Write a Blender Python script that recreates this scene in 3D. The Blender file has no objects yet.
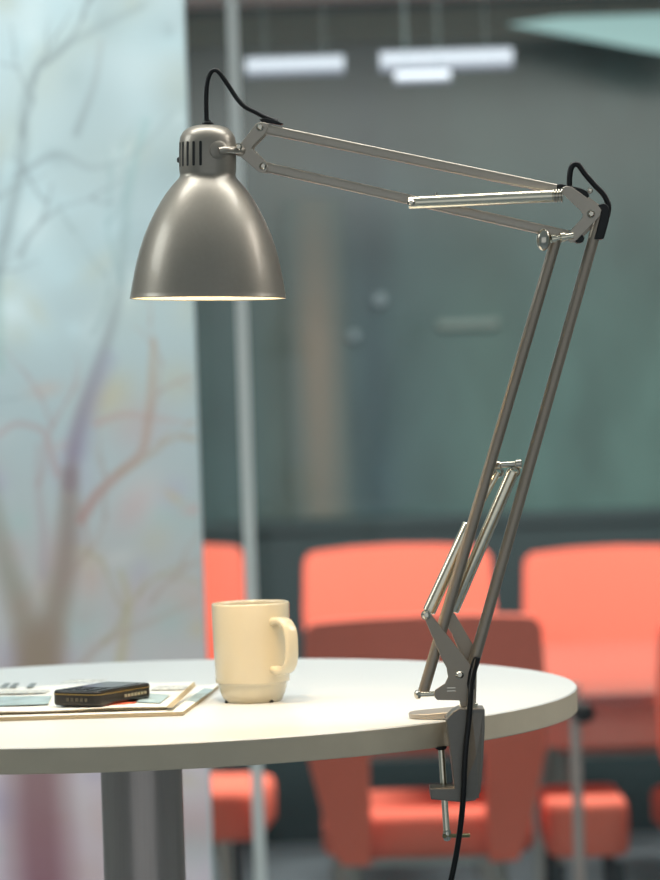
import bpy, bmesh, math, random
import numpy as np
from mathutils import Vector, Matrix
R = math.radians
random.seed(7)
sc = bpy.context.scene
COL = sc.collection

# ------------------------------------------------------------------ camera
F = 3300.0
CAM = Vector((0, 0, 1.3586))
pitch = math.atan(53 / F)
roll = R(1.85)
cd = bpy.data.cameras.new('camera')
cam = bpy.data.objects.new('camera', cd)
COL.objects.link(cam)
rot = Matrix.Rotation(R(90) - pitch, 3, 'X') @ Matrix.Rotation(-roll, 3, 'Z')
cam.matrix_world = Matrix.Translation(CAM) @ rot.to_4x4()
cd.sensor_fit = 'VERTICAL'
cd.sensor_height = 36
cd.sensor_width = 27
cd.lens = 135
cd.clip_end = 60
cd.dof.use_dof = True
cd.dof.focus_distance = 3.02
cd.dof.aperture_fstop = 6.3
sc.camera = cam

def ray(px, py):
    return rot @ Vector((px - 330, 440 - py, -F))
def PY(px, py, Y):
    d = ray(px, py); return CAM + d * (Y / d.y)
def PZ(px, py, z):
    d = ray(px, py); return CAM + d * ((z - CAM.z) / d.z)

# ------------------------------------------------------------------ materials
def mat(name, col, rough=.5, metal=0.0, spec=.5, coat=0, noise=0, nscale=20, bump=0, emis=None, estr=0, stretch=None, sheen=0):
    m = bpy.data.materials.new(name); m.use_nodes = True
    nt = m.node_tree; b = nt.nodes['Principled BSDF']
    b.inputs['Base Color'].default_value = (*col, 1)
    b.inputs['Roughness'].default_value = rough
    b.inputs['Metallic'].default_value = metal
    b.inputs['Specular IOR Level'].default_value = spec
    b.inputs['Coat Weight'].default_value = coat
    b.inputs['Sheen Weight'].default_value = sheen
    if emis:
        b.inputs['Emission Color'].default_value = (*emis, 1)
        b.inputs['Emission Strength'].default_value = estr
    if noise or bump:
        tc = nt.nodes.new('ShaderNodeTexCoord'); mp = nt.nodes.new('ShaderNodeMapping')
        nt.links.new(tc.outputs['Object'], mp.inputs[0])
        if stretch: mp.inputs['Scale'].default_value = stretch
        n = nt.nodes.new('ShaderNodeTexNoise'); n.inputs['Scale'].default_value = nscale
        n.inputs['Detail'].default_value = 4
        nt.links.new(mp.outputs[0], n.inputs['Vector'])
        if noise:
            cr = nt.nodes.new('ShaderNodeValToRGB')
            cr.color_ramp.elements[0].position = .3; cr.color_ramp.elements[1].position = .7
            cr.color_ramp.elements[0].color = (*[c * (1 - noise) for c in col], 1)
            cr.color_ramp.elements[1].color = (*[min(1, c * (1 + noise)) for c in col], 1)
            nt.links.new(n.outputs['Fac'], cr.inputs[0]); nt.links.new(cr.outputs[0], b.inputs['Base Color'])
        if bump:
            bp = nt.nodes.new('ShaderNodeBump'); bp.inputs['Strength'].default_value = bump
            bp.inputs['Distance'].default_value = .002
            nt.links.new(n.outputs['Fac'], bp.inputs['Height']); nt.links.new(bp.outputs[0], b.inputs['Normal'])
    return m

def glass_mat(name, tint, gloss_rough=.02, base=.0, body=(.8, .9, .9)):
    m = bpy.data.materials.new(name); m.use_nodes = True; nt = m.node_tree; nt.nodes.clear()
    o = nt.nodes.new('ShaderNodeOutputMaterial')
    t = nt.nodes.new('ShaderNodeBsdfTransparent'); t.inputs[0].default_value = (*tint, 1)
    g = nt.nodes.new('ShaderNodeBsdfGlossy'); g.inputs['Roughness'].default_value = gloss_rough
    fr = nt.nodes.new('ShaderNodeFresnel'); fr.inputs[0].default_value = 1.3
    mx = nt.nodes.new('ShaderNodeMixShader')
    nt.links.new(fr.outputs[0], mx.inputs[0]); nt.links.new(t.outputs[0], mx.inputs[1]); nt.links.new(g.outputs[0], mx.inputs[2])
    last = mx
    if base:
        d = nt.nodes.new('ShaderNodeBsdfDiffuse'); d.inputs[0].default_value = (*body, 1)
        m2 = nt.nodes.new('ShaderNodeMixShader'); m2.inputs[0].default_value = base
        nt.links.new(mx.outputs[0], m2.inputs[1]); nt.links.new(d.outputs[0], m2.inputs[2]); last = m2
    nt.links.new(last.outputs[0], o.inputs[0])
    return m

M = {}
M['lamp'] = mat('satin_taupe_metal', (.34, .30, .248), .38, .5, coat=.2, noise=.02, nscale=300)
M['lamp_arm'] = mat('satin_taupe_arm', (.43, .37, .30), .34, .5, coat=.6, noise=.02, nscale=200)
M['lower_arm'] = mat('warm_taupe_tube', (.33, .27, .205), .36, .5, coat=.5, noise=.02, nscale=200)
M['clamp'] = mat('dark_taupe_casting', (.21, .185, .155), .42, .35, coat=.2, noise=.03, nscale=200)
M['lining'] = mat('white_enamel', (.95, .9, .78), .5)
M['bulb'] = mat('bulb_glow', (1, .9, .7), .4, emis=(1, .78, .45), estr=14)
M['chrome'] = mat('chrome', (.62, .57, .48), .18, 1.0, noise=.03, nscale=50)
M['steel_spring'] = mat('brushed_nickel', (.85, .77, .61), .24, 1.0, noise=.04, nscale=300, stretch=(1, 1, 1))
M['black'] = mat('black_rubber', (.008, .008, .008), .3, 0, .3, noise=.1, nscale=60)
M['dark'] = mat('dark_recess', (.01, .01, .009), .7, noise=.1)
M['ceramic'] = mat('cream_glaze', (.71, .61, .43), .17, 0, .5, coat=.4, noise=.015, nscale=8)
M['coffee'] = mat('coffee', (.05, .022, .008), .1, noise=.1)
M['table'] = mat('white_laminate', (.77, .775, .745), .30, 0, .45, noise=.015, nscale=3)
M['tableedge'] = mat('grey_edge_band', (.66, .55, .40), .45, noise=.03, nscale=30)
M['tablepole'] = mat('brushed_steel', (.46, .40, .37), .3, .6, noise=.06, nscale=40, stretch=(30, 30, .4))
M['coral'] = mat('coral_upholstery', (.90, .20, .135), .85, 0, .2, noise=.04, nscale=90, bump=.2)
M['chairmetal'] = mat('chair_steel', (.45, .42, .38), .3, .9, noise=.04)
M['floor'] = mat('blue_grey_floor', (.30, .36, .41), .4, 0, .4, noise=.08, nscale=4)
M['ceil'] = mat('pale_ceiling', (.75, .8, .8), .8, noise=.02)
M['wallside'] = mat('grey_wall', (.45, .5, .5), .8, noise=.03)
M['header'] = mat('grey_green_header', (.10, .125, .115), .6, noise=.05)
M['dado'] = mat('dark_teal_panel', (.03, .056, .062), .45, noise=.1, nscale=3)
M['laminate'] = mat('glossy_conference_top', (.30, .12, .10), .10, 0, .8, noise=.03, nscale=5)
M['apron'] = mat('taupe_apron', (.52, .38, .33), .5, noise=.05)
M['reflection_glow'] = mat('reflection_white', (.10, .11, .13), .6, emis=(.66, .8, 1.0), estr=.26)
M['cyanglow'] = mat('luminaire_cyan', (.2, .3, .3), .6, emis=(.5, .85, .85), estr=.36)
M['glass'] = glass_mat('partition_glass', (.93, .97, .965))
M['seam'] = glass_mat('glass_edge', (.8, .85, .85), base=.8, body=(.92, .95, .93))
M['paper'] = mat('paper', (.90, .88, .80), .6, noise=.03, nscale=60)
M['paperedge'] = mat('paper_edge', (.42, .34, .22), .8, noise=.25, nscale=400, stretch=(.05, .05, 3))
M['phone'] = mat('gloss_black_phone', (.012, .009, .006), .25, .1, .35, coat=.2, noise=.1)
M['phonegold'] = mat('gold_reflection', (.30, .21, .08), .3, 1, noise=.05)
M['screen'] = mat('phone_screen', (.06, .08, .095), .08, 0, .7, coat=.3, noise=.1)
M['silver'] = mat('silver_print', (.42, .37, .25), .4, .5, noise=.05)
M['pblue'] = mat('print_blue', (.35, .46, .48), .6, noise=.25, nscale=40)
M['pdark'] = mat('print_dark', (.22, .25, .25), .6, noise=.2, nscale=80)
M['ptext'] = mat('print_grey', (.62, .62, .57), .6, noise=.35, nscale=220, stretch=(1, .3, 1))
M['pred'] = mat('print_red', (.75, .13, .06), .6, noise=.15, nscale=60)
M['sconce'] = mat('small_lamp', (.16, .22, .24), .5, emis=(.5, .62, .68), estr=.12)

# ------------------------------------------------------------------ helpers
def props(o, label=None, cat=None, group=None, kind=None):
    if label: o['label'] = label
    if cat: o['category'] = cat
    if group: o['group'] = group
    if kind: o['kind'] = kind
    return o

def empty(name, loc, label, cat, group=None, rz=0):
    o = bpy.data.objects.new(name, None); COL.objects.link(o)
    o.empty_display_size = .05
    o.location = loc; o.rotation_euler = (0, 0, rz)
    return props(o, label, cat, group)

def world_of(o):
    if o is None: return Matrix.Identity(4)
    m = Matrix.LocRotScale(o.location, o.rotation_euler, o.scale)
    return (world_of(o.parent) @ o.matrix_parent_inverse @ m) if o.parent else m

def obj(name, bm, material, parent=None, world=True, bevel=0, bseg=2, sub=0, smooth=True, angle=35):
    """world=True: vertices are world coordinates (kept in place under the parent)"""
    bmesh.ops.recalc_face_normals(bm, faces=bm.faces)
    me = bpy.data.meshes.new(name); bm.to_mesh(me); bm.free()
    for m in (material if isinstance(material, (list, tuple)) else [material]): me.materials.append(m)
    if smooth:
        for p in me.polygons: p.use_smooth = True
        me.set_sharp_from_angle(angle=R(angle))
    o = bpy.data.objects.new(name, me); COL.objects.link(o)
    if parent is not None:
        o.parent = parent
        if world: o.matrix_parent_inverse = world_of(parent).inverted()
    if bevel:
        b = o.modifiers.new('bevel', 'BEVEL'); b.width = bevel; b.segments = bseg
        b.limit_method = 'ANGLE'; b.angle_limit = R(40); b.harden_normals = True
    if sub:
        s = o.modifiers.new('sub', 'SUBSURF'); s.levels = sub; s.render_levels = sub
    return o

def frame(a, b, up=Vector((0, 1, 0))):
    z = (b - a).normalized()
    x = up.cross(z)
    if x.length < 1e-4: x = Vector((1, 0, 0)).cross(z)
    x.normalize(); y = z.cross(x)
    return x, y, z

def add_prism(bm, a, b, prof, up=Vector((0, 1, 0)), mi=0, prof2=None):
    """sweep closed 2D profile from a to b"""
    x, y, z = frame(a, b, up)
    prof2 = prof2 or prof
    v0 = [bm.verts.new(a + x * p[0] + y * p[1]) for p in prof]
    v1 = [bm.verts.new(b + x * p[0] + y * p[1]) for p in prof2]
    n = len(prof); fs = []
    for i in range(n):
        fs.append(bm.faces.new((v0[i], v0[(i + 1) % n], v1[(i + 1) % n], v1[i])))
    fs.append(bm.faces.new(v0[::-1])); fs.append(bm.faces.new(v1))
    for f in fs: f.material_index = mi

def circ(r, n=24): return [(r * math.cos(2 * math.pi * i / n), r * math.sin(2 * math.pi * i / n)) for i in range(n)]
def rrect(w, h, r, n=4):
    out = []
    for cx, cy, a0 in ((w / 2 - r, h / 2 - r, 0), (-w / 2 + r, h / 2 - r, 90), (-w / 2 + r, -h / 2 + r, 180), (w / 2 - r, -h / 2 + r, 270)):
        for i in range(n + 1):
            a = R(a0 + 90 * i / n); out.append((cx + r * math.cos(a), cy + r * math.sin(a)))
    return out
def add_rod(bm, a, b, r, n=24, r2=None): add_prism(bm, Vector(a), Vector(b), circ(r, n), prof2=circ(r if r2 is None else r2, n))

def add_lathe(bm, prof, o, ax, n=64, closed=False, mi=0):
    """prof: (radius, distance along ax)"""
    ax = ax.normalized(); x = ax.orthogonal().normalized(); y = ax.cross(x)
    rings = []
    for r, d in prof:
        if r < 1e-6: rings.append([bm.verts.new(o + ax * d)])
        else: rings.append([bm.verts.new(o + ax * d + (x * math.cos(2 * math.pi * i / n) + y * math.sin(2 * math.pi * i / n)) * r) for i in range(n)])
    for k in range(len(rings) - 1):
        A, B = rings[k], rings[k + 1]
        for i in range(n):
            j = (i + 1) % n
            if len(A) == 1 and len(B) == 1: continue
            if len(A) == 1: f = bm.faces.new((A[0], B[j], B[i]))
            elif len(B) == 1: f = bm.faces.new((A[i], A[j], B[0]))
            else: f = bm.faces.new((A[i], A[j], B[j], B[i]))
            f.material_index = mi
    return rings

def add_poly(bm, pts, off):
    """extrude closed polygon of 3D pts by vector off"""
    a = [bm.verts.new(p) for p in pts]; b = [bm.verts.new(p + off) for p in pts]
    bm.faces.new(a[::-1]); bm.faces.new(b)
    n = len(a)
    for i in range(n): bm.faces.new((a[i], a[(i + 1) % n], b[(i + 1) % n], b[i]))

def add_box(bm, lo, hi, mi=0):
    vs = [bm.verts.new((x, y, z)) for x in (lo[0], hi[0]) for y in (lo[1], hi[1]) for z in (lo[2], hi[2])]
    for f in ((0, 1, 3, 2), (4, 6, 7, 5), (0, 4, 5, 1), (2, 3, 7, 6), (0, 2, 6, 4), (1, 5, 7, 3)):
        bm.faces.new([vs[i] for i in f]).material_index = mi

def spline(pts, n=10):
    P = [Vector(p) for p in pts]; P = [P[0] * 2 - P[1]] + P + [P[-1] * 2 - P[-2]]
    out = []
    for i in range(1, len(P) - 2):
        for k in range(n):
            t = k / n; a, b, c, d = P[i - 1], P[i], P[i + 1], P[i + 2]
            out.append(.5 * ((2 * b) + (c - a) * t + (2 * a - 5 * b + 4 * c - d) * t * t + (3 * b - a - 3 * c + d) * t ** 3))
    out.append(P[-2]); return out

def add_tube(bm, pts, r, n=14, sm=10):
    pts = spline(pts, sm); rings = []
    up = Vector((0, 1, 0))
    for i, p in enumerate(pts):
        t = (pts[min(i + 1, len(pts) - 1)] - pts[max(i - 1, 0)]).normalized()
        x = up.cross(t); x = x.normalized() if x.length > 1e-4 else Vector((1, 0, 0)); y = t.cross(x)
        rr = r(i / (len(pts) - 1)) if callable(r) else r
        rings.append([bm.verts.new(p + (x * math.cos(2 * math.pi * k / n) + y * math.sin(2 * math.pi * k / n)) * rr) for k in range(n)])
    for a, b in zip(rings, rings[1:]):
        for k in range(n): bm.faces.new((a[k], a[(k + 1) % n], b[(k + 1) % n], b[k]))
    bm.faces.new(rings[0][::-1]); bm.faces.new(rings[-1])

def struct(name, lo, hi, m, bevel=0):
    bm = bmesh.new(); add_box(bm, lo, hi)
    return props(obj(name, bm, m, bevel=bevel), kind='structure')

# ================================================================== THE SETTING
XL, XR, YB, YF = -2.6, 3.4, -1.2, 9.85
HC = 2.47
struct('floor', (XL, YB, -.05), (XR, YF + .1, 0), M['floor'])
struct('ceiling', (XL, YB, HC + .03), (XR, YF + .1, HC + .09), M['ceil'])
struct('wall_left', (XL - .1, YB, 0), (XL, YF + .1, HC + .03), M['wallside'])
struct('wall_right', (XR, YB, 0), (XR + .1, YF + .1, HC + .03), M['wallside'])

# back wall: frosted teal glass panels with soft patches of what lies behind
def backwall_mat():
    m = bpy.data.materials.new('frosted_teal_wall'); m.use_nodes = True; nt = m.node_tree
    b = nt.nodes['Principled BSDF']; b.inputs['Roughness'].default_value = .35
    tc = nt.nodes.new('ShaderNodeTexCoord')
    sep = nt.nodes.new('ShaderNodeSeparateXYZ'); nt.links.new(tc.outputs['Object'], sep.inputs[0])
    mr = nt.nodes.new('ShaderNodeMapRange'); mr.inputs[1].default_value = -.5; mr.inputs[2].default_value = 1.1
    nt.links.new(sep.outputs[0], mr.inputs[0])
    cr = nt.nodes.new('ShaderNodeValToRGB'); e = cr.color_ramp.elements
    cols = [(0, (.075, .108, .115)), (.16, (.078, .112, .115)), (.25, (.11, .125, .112)), (.33, (.085, .118, .125)), (.40, (.055, .09, .108)), (.46, (.085, .13, .135)), (.62, (.105, .16, .145)), (.72, (.10, .16, .15)), (1, (.125, .185, .165))]
    e[0].position = 0; e[0].color = (*cols[0][1], 1); e[1].position = 1; e[1].color = (*cols[-1][1], 1)
    for p, c in cols[1:-1]:
        q = e.new(p); q.color = (*c, 1)
    nt.links.new(mr.outputs[0], cr.inputs[0])
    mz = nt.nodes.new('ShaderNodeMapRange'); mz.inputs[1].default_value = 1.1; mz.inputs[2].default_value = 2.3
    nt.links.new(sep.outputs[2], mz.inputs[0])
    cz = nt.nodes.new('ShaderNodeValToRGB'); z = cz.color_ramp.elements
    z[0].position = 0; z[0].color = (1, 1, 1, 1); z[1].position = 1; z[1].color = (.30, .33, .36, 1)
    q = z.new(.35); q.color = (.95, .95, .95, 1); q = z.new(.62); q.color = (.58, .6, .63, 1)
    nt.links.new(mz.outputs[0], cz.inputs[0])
    mp = nt.nodes.new('ShaderNodeMapping'); mp.inputs['Scale'].default_value = (1, 1, .45)
    nt.links.new(tc.outputs['Object'], mp.inputs[0])
    n = nt.nodes.new('ShaderNodeTexNoise'); n.inputs['Scale'].default_value = 6; n.inputs['Detail'].default_value = 2
    nt.links.new(mp.outputs[0], n.inputs['Vector'])
    nr = nt.nodes.new('ShaderNodeMapRange'); nr.inputs[1].default_value = .3; nr.inputs[2].default_value = .7; nr.inputs[3].default_value = .82; nr.inputs[4].default_value = 1.18
    nt.links.new(n.outputs['Fac'], nr.inputs[0])
    def mul(a, bb):
        x = nt.nodes.new('ShaderNodeMix'); x.data_type = 'RGBA'; x.blend_type = 'MULTIPLY'; x.inputs[0].default_value = 1
        nt.links.new(a, x.inputs[6]); nt.links.new(bb, x.inputs[7]); return x.outputs[2]
    g = nt.nodes.new('ShaderNodeRGB'); g.outputs[0].default_value = (.74, .96, .98, 1)
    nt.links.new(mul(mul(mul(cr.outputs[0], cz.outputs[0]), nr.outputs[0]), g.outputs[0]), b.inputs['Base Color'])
    return m
M['back'] = backwall_mat()
bm = bmesh.new(); add_box(bm, (XL, YF, 0), (XR, YF + .1, HC + .03))
props(obj('wall_back', bm, M['back']), kind='structure')
struct('trim_1', (XL, YF - .03, HC - .09), (XR, YF, HC - .0), M['header'])             # header along the ceiling
struct('trim_2', (XL, YF - .03, 0), (XR, YF, .93), M['dado'])                            # dark dado
struct('trim_3', (XL, YF - .05, .93), (XR, YF, .97), M['dado'])
# warm smear of a reflection, painted as an added strip on the back wall
a = PY(284, 250, YF); b_ = PY(352, 500, YF)
def soft_patch_mat(name, col, wallcol):
    m = bpy.data.materials.new(name); m.use_nodes = True; nt = m.node_tree; b = nt.nodes['Principled BSDF']
    b.inputs['Roughness'].default_value = .5
    tc = nt.nodes.new('ShaderNodeTexCoord'); sep = nt.nodes.new('ShaderNodeSeparateXYZ'); nt.links.new(tc.outputs['Generated'], sep.inputs[0])
    cr = nt.nodes.new('ShaderNodeValToRGB'); e = cr.color_ramp.elements
    e[0].color = (*wallcol, 1); e[1].color = (*wallcol, 1); q = e.new(.5); q.color = (*col, 1); cr.color_ramp.interpolation = 'EASE'
    nt.links.new(sep.outputs[0], cr.inputs[0])
    cz = nt.nodes.new('ShaderNodeValToRGB'); z = cz.color_ramp.elements
    z[0].color = (.5, .5, .5, 1); z[1].color = (.25, .25, .25, 1); q = z.new(.55); q.color = (1, 1, 1, 1)
    nt.links.new(sep.outputs[2], cz.inputs[0])
    x = nt.nodes.new('ShaderNodeMix'); x.data_type = 'RGBA'
    nt.links.new(cz.outputs[0], x.inputs[0]); x.inputs[6].default_value = (*wallcol, 1); nt.links.new(cr.outputs[0], x.inputs[7])
    nt.links.new(x.outputs[2], b.inputs['Base Color'])
    return m
struct('painted_smear', (a.x, YF - .02, .97), (b_.x, YF - .001, a.z + .15), soft_patch_mat('warm_smear_paint', (.20, .18, .145), (.075, .115, .115)))

# glass partition between lobby and meeting room
GY = 5.95
seamT = PY(237, 0, GY); seamB = PY(255, 880, GY)
sx = (seamT.x + seamB.x) / 2
def pane(n, x0, x1):
    bm = bmesh.new(); add_box(bm, (x0, GY, .0), (x1, GY + .010, HC + .03))
    props(obj('window_%d' % n, bm, M['glass'], bevel=0), kind='structure')
pane(1, XL, sx - .011)
pane(2, sx + .011, XR)
struct('trim_7', (sx - .011, GY - .002, 0), (sx + .011, GY + .012, HC + .03), M['seam'])
struct('trim_8', (XL, GY - .02, 0), (XR, GY + .03, .03), M['header'])

# ------------------------------------------------------------------ tree-print panel
PYY = 5.5
pr = PY(199, 440, PYY).x - .004
p_l = pr - 1.15
px_per = F / PYY
NX, NZ = 300, 500
z0, z1 = .03, 2.25
xs = np.linspace(p_l, pr, NX); zs = np.linspace(z0, z1, NZ)
XX, ZZ = np.meshgrid(xs, zs)
U = 200 + (XX - pr) * px_per                       # print laid out in its own flat units
V = 440 - (ZZ - PY(200, 440, PYY).z) * px_per
def lerp(a, b, t): return a + (b - a) * t[..., None]
stops = [(-60, (212, 228, 230)), (60, (204, 220, 222)), (250, (190, 208, 210)), (420, (180, 194, 196)), (560, (188, 190, 188)), (680, (205, 195, 192)), (780, (226, 206, 212)), (900, (222, 204, 214)), (1100, (205, 195, 205))]  # print tint, with light from above partly painted into the pale top
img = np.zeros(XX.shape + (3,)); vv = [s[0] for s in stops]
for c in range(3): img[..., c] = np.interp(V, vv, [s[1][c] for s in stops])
rng = np.random.RandomState(5)
def blobs(n, ub, vb, sr, cols, amt):
    global img
    for _ in range(n):
        u = rng.uniform(*ub); v = rng.uniform(*vb); s = rng.uniform(*sr); s2 = s * rng.uniform(.4, 1.2); a = rng.uniform(0, 3.14)
        du, dv = U - u, V - v; p = du * math.cos(a) + dv * math.sin(a); q = -du * math.sin(a) + dv * math.cos(a)
        w = np.exp(-(p / s) ** 2 - (q / s2) ** 2) * amt * rng.uniform(.4, 1)
        c = np.array(cols[rng.randint(len(cols))], float); img = img * (1 - w[..., None]) + c * w[..., None]
blobs(170, (-150, 200), (-50, 330), (7, 34), [(238, 250, 250), (180, 196, 196), (205, 228, 232), (158, 176, 178), (200, 205, 190)], .6)
blobs(130, (-150, 200), (380, 880), (8, 30), [(210, 172, 158), (205, 185, 145), (175, 165, 192), (165, 195, 188), (208, 160, 158), (222, 215, 210)], .55)
def stroke(pts, w0, w1, c0, c1, a0=.8, a1=.6, soft=1.6):
    global img
    n = len(pts) - 1
    P2 = spline([(p[0], p[1], 0) for p in pts], 6); m = len(P2) - 1
    best = np.zeros(XX.shape); colr = np.zeros(XX.shape + (3,))
    for i in range(m):
        a, b = P2[i], P2[i + 1]; t0 = i / m
        d = b - a; L2 = d.x ** 2 + d.y ** 2 + 1e-9
        t = np.clip(((U - a.x) * d.x + (V - a.y) * d.y) / L2, 0, 1)
        dist = np.hypot(U - a.x - t * d.x, V - a.y - t * d.y)
        w = w0 + (w1 - w0) * t0; al = (a0 + (a1 - a0) * t0) * np.clip(1.3 - dist / max(w * .5 * soft, .1) * 1.0, 0, 1)
        k = al > best
        best = np.where(k, al, best)
        for c in range(3): colr[..., c] = np.where(k, c0[c] + (c1[c] - c0[c]) * t0, colr[..., c])
    img = img * (1 - best[..., None]) + colr * best[..., None]
BR = (152, 130, 110); GR = (140, 152, 155)
stroke([(34, 1000), (32, 880), (30, 780), (34, 700), (36, 640)], 46, 34, (140, 84, 100), (150, 120, 104), .9, .8)
stroke([(34, 660), (18, 600), (4, 550), (-8, 480), (-20, 380)], 24, 8, BR, (150, 165, 155), .8, .5)
stroke([(36, 660), (52, 610), (64, 560), (70, 510), (72, 470)], 24, 12, BR, (138, 122, 118), .8, .75)
stroke([(72, 480), (78, 440), (90, 400), (104, 365), (118, 325), (128, 290), (134, 240), (142, 180), (160, 120)], 11, 6, (140, 120, 126), (165, 200, 198), .75, .5)
stroke([(80, 446), (88, 420), (97, 395), (106, 372), (114, 356)], 13, 10, (142, 128, 160), (150, 142, 170), .42, .3, 2.2)
stroke([(82, 515), (100, 490), (125, 468), (145, 450), (152, 420), (157, 380), (160, 340)], 8, 5, (176, 128, 122), (188, 158, 132), .75, .5)
stroke([(100, 420), (130, 412), (165, 418), (200, 424)], 5, 3, (190, 150, 145), (196, 170, 160), .55, .4)
stroke([(60, 470), (52, 440), (46, 425), (20, 418), (0, 430)], 6, 4, (180, 150, 150), (185, 155, 155), .6, .5)
stroke([(42, 570), (44, 530), (40, 480), (42, 440)], 8, 5, (172, 150, 156), (180, 165, 165), .5, .35)
stroke([(-10, 340), (6, 270), (20, 215), (36, 150), (40, 95), (62, 55), (110, 28), (160, 5)], 9, 5, GR, (165, 180, 180), .6, .5)
stroke([(2, 360), (4, 300), (2, 240)], 12, 10, (150, 185, 175), (150, 185, 175), .45, .4)
stroke([(30, 170), (70, 150), (105, 165), (150, 150), (190, 110)], 5, 3, GR, (175, 190, 190), .5, .4)
stroke([(90, 130), (110, 80), (118, 40)], 6, 4, GR, (180, 185, 182), .5, .4)
stroke([(110, 690), (120, 640), (126, 600), (120, 570)], 9, 5, (190, 175, 130), (185, 175, 135), .55, .4)
stroke([(60, 680), (100, 640), (150, 620), (195, 600)], 6, 3, (176, 150, 140), (190, 170, 155), .5, .35)
def twig(u, v, a, L, w, col, d):
    pts = [(u, v)]; n = 4
    for i in range(n):
        a += rng.uniform(-.35, .35); u += math.cos(a) * L / n; v -= math.sin(a) * L / n; pts.append((u, v))
    stroke(pts, w, w * .5, tuple(c * .9 for c in col), col, .42, .3)
    if d > 0:
        for _ in range(2): twig(*pts[rng.randint(2, 5)], a + rng.uniform(-.9, .9), L * .7, w * .7, col, d - 1)
for u, v, a, L, col in ((36, 130, 1.2, 70, GR), (60, 60, .4, 80, GR), (100, 330, 1.1, 80, (170, 190, 190)), (130, 280, 1.9, 80, (165, 195, 195)), (30, 250, 1.0, 80, GR), (152, 420, 1.0, 60, (190, 160, 150)), (120, 470, .2, 70, (192, 165, 140)), (60, 580, 1.0, 80, (180, 150, 140)), (100, 640, .5, 80, (185, 170, 130)), (-20, 380, 1.5, 90, GR), (150, 600, .8, 60, (190, 165, 150)), (-60, 600, 1.8, 120, GR), (-80, 300, 1.2, 120, GR), (40, 480, 1.4, 80, (190, 160, 160))):
    twig(u, v, a, L, 4.5, col, 2)
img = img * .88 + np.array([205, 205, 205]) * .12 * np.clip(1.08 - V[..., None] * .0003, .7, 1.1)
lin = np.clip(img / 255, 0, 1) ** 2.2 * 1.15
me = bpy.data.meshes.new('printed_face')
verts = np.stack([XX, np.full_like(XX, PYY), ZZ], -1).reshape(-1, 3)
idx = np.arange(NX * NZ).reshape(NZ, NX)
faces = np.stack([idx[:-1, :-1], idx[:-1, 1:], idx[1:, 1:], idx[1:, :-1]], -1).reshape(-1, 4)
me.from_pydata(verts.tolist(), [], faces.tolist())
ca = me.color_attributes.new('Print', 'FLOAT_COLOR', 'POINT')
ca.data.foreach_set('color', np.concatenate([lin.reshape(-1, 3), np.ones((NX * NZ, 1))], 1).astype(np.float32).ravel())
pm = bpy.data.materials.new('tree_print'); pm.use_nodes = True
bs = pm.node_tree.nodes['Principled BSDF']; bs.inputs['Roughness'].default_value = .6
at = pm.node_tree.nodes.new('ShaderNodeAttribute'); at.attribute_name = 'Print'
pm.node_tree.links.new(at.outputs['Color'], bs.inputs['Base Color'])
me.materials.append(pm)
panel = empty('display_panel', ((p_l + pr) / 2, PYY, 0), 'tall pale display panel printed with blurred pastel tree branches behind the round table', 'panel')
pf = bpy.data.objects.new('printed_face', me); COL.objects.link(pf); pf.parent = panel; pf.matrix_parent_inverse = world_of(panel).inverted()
bm = bmesh.new(); add_box(bm, (p_l - .004, PYY + .001, .02), (pr + .004, PYY + .03, z1 + .01))
obj('panel_frame', bm, mat('pale_panel_edge', (.62, .72, .72), .5, noise=.03), panel, bevel=.003)
bm = bmesh.new(); add_box(bm, (p_l + .1, PYY - .12, 0), (p_l + .2, PYY + .15, .02)); 
obj('foot', bm, M['chairmetal'], panel, bevel=.003)
bm = bmesh.new(); add_box(bm, (pr - .2, PYY - .12, 0), (pr - .1, PYY + .15, .02)); 
obj('foot', bm, M['chairmetal'], panel, bevel=.003)

# ------------------------------------------------------------------ chairs
def soft_slab(bm, outline, t, curve=0, taper=.92, n=4):
    pass

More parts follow.
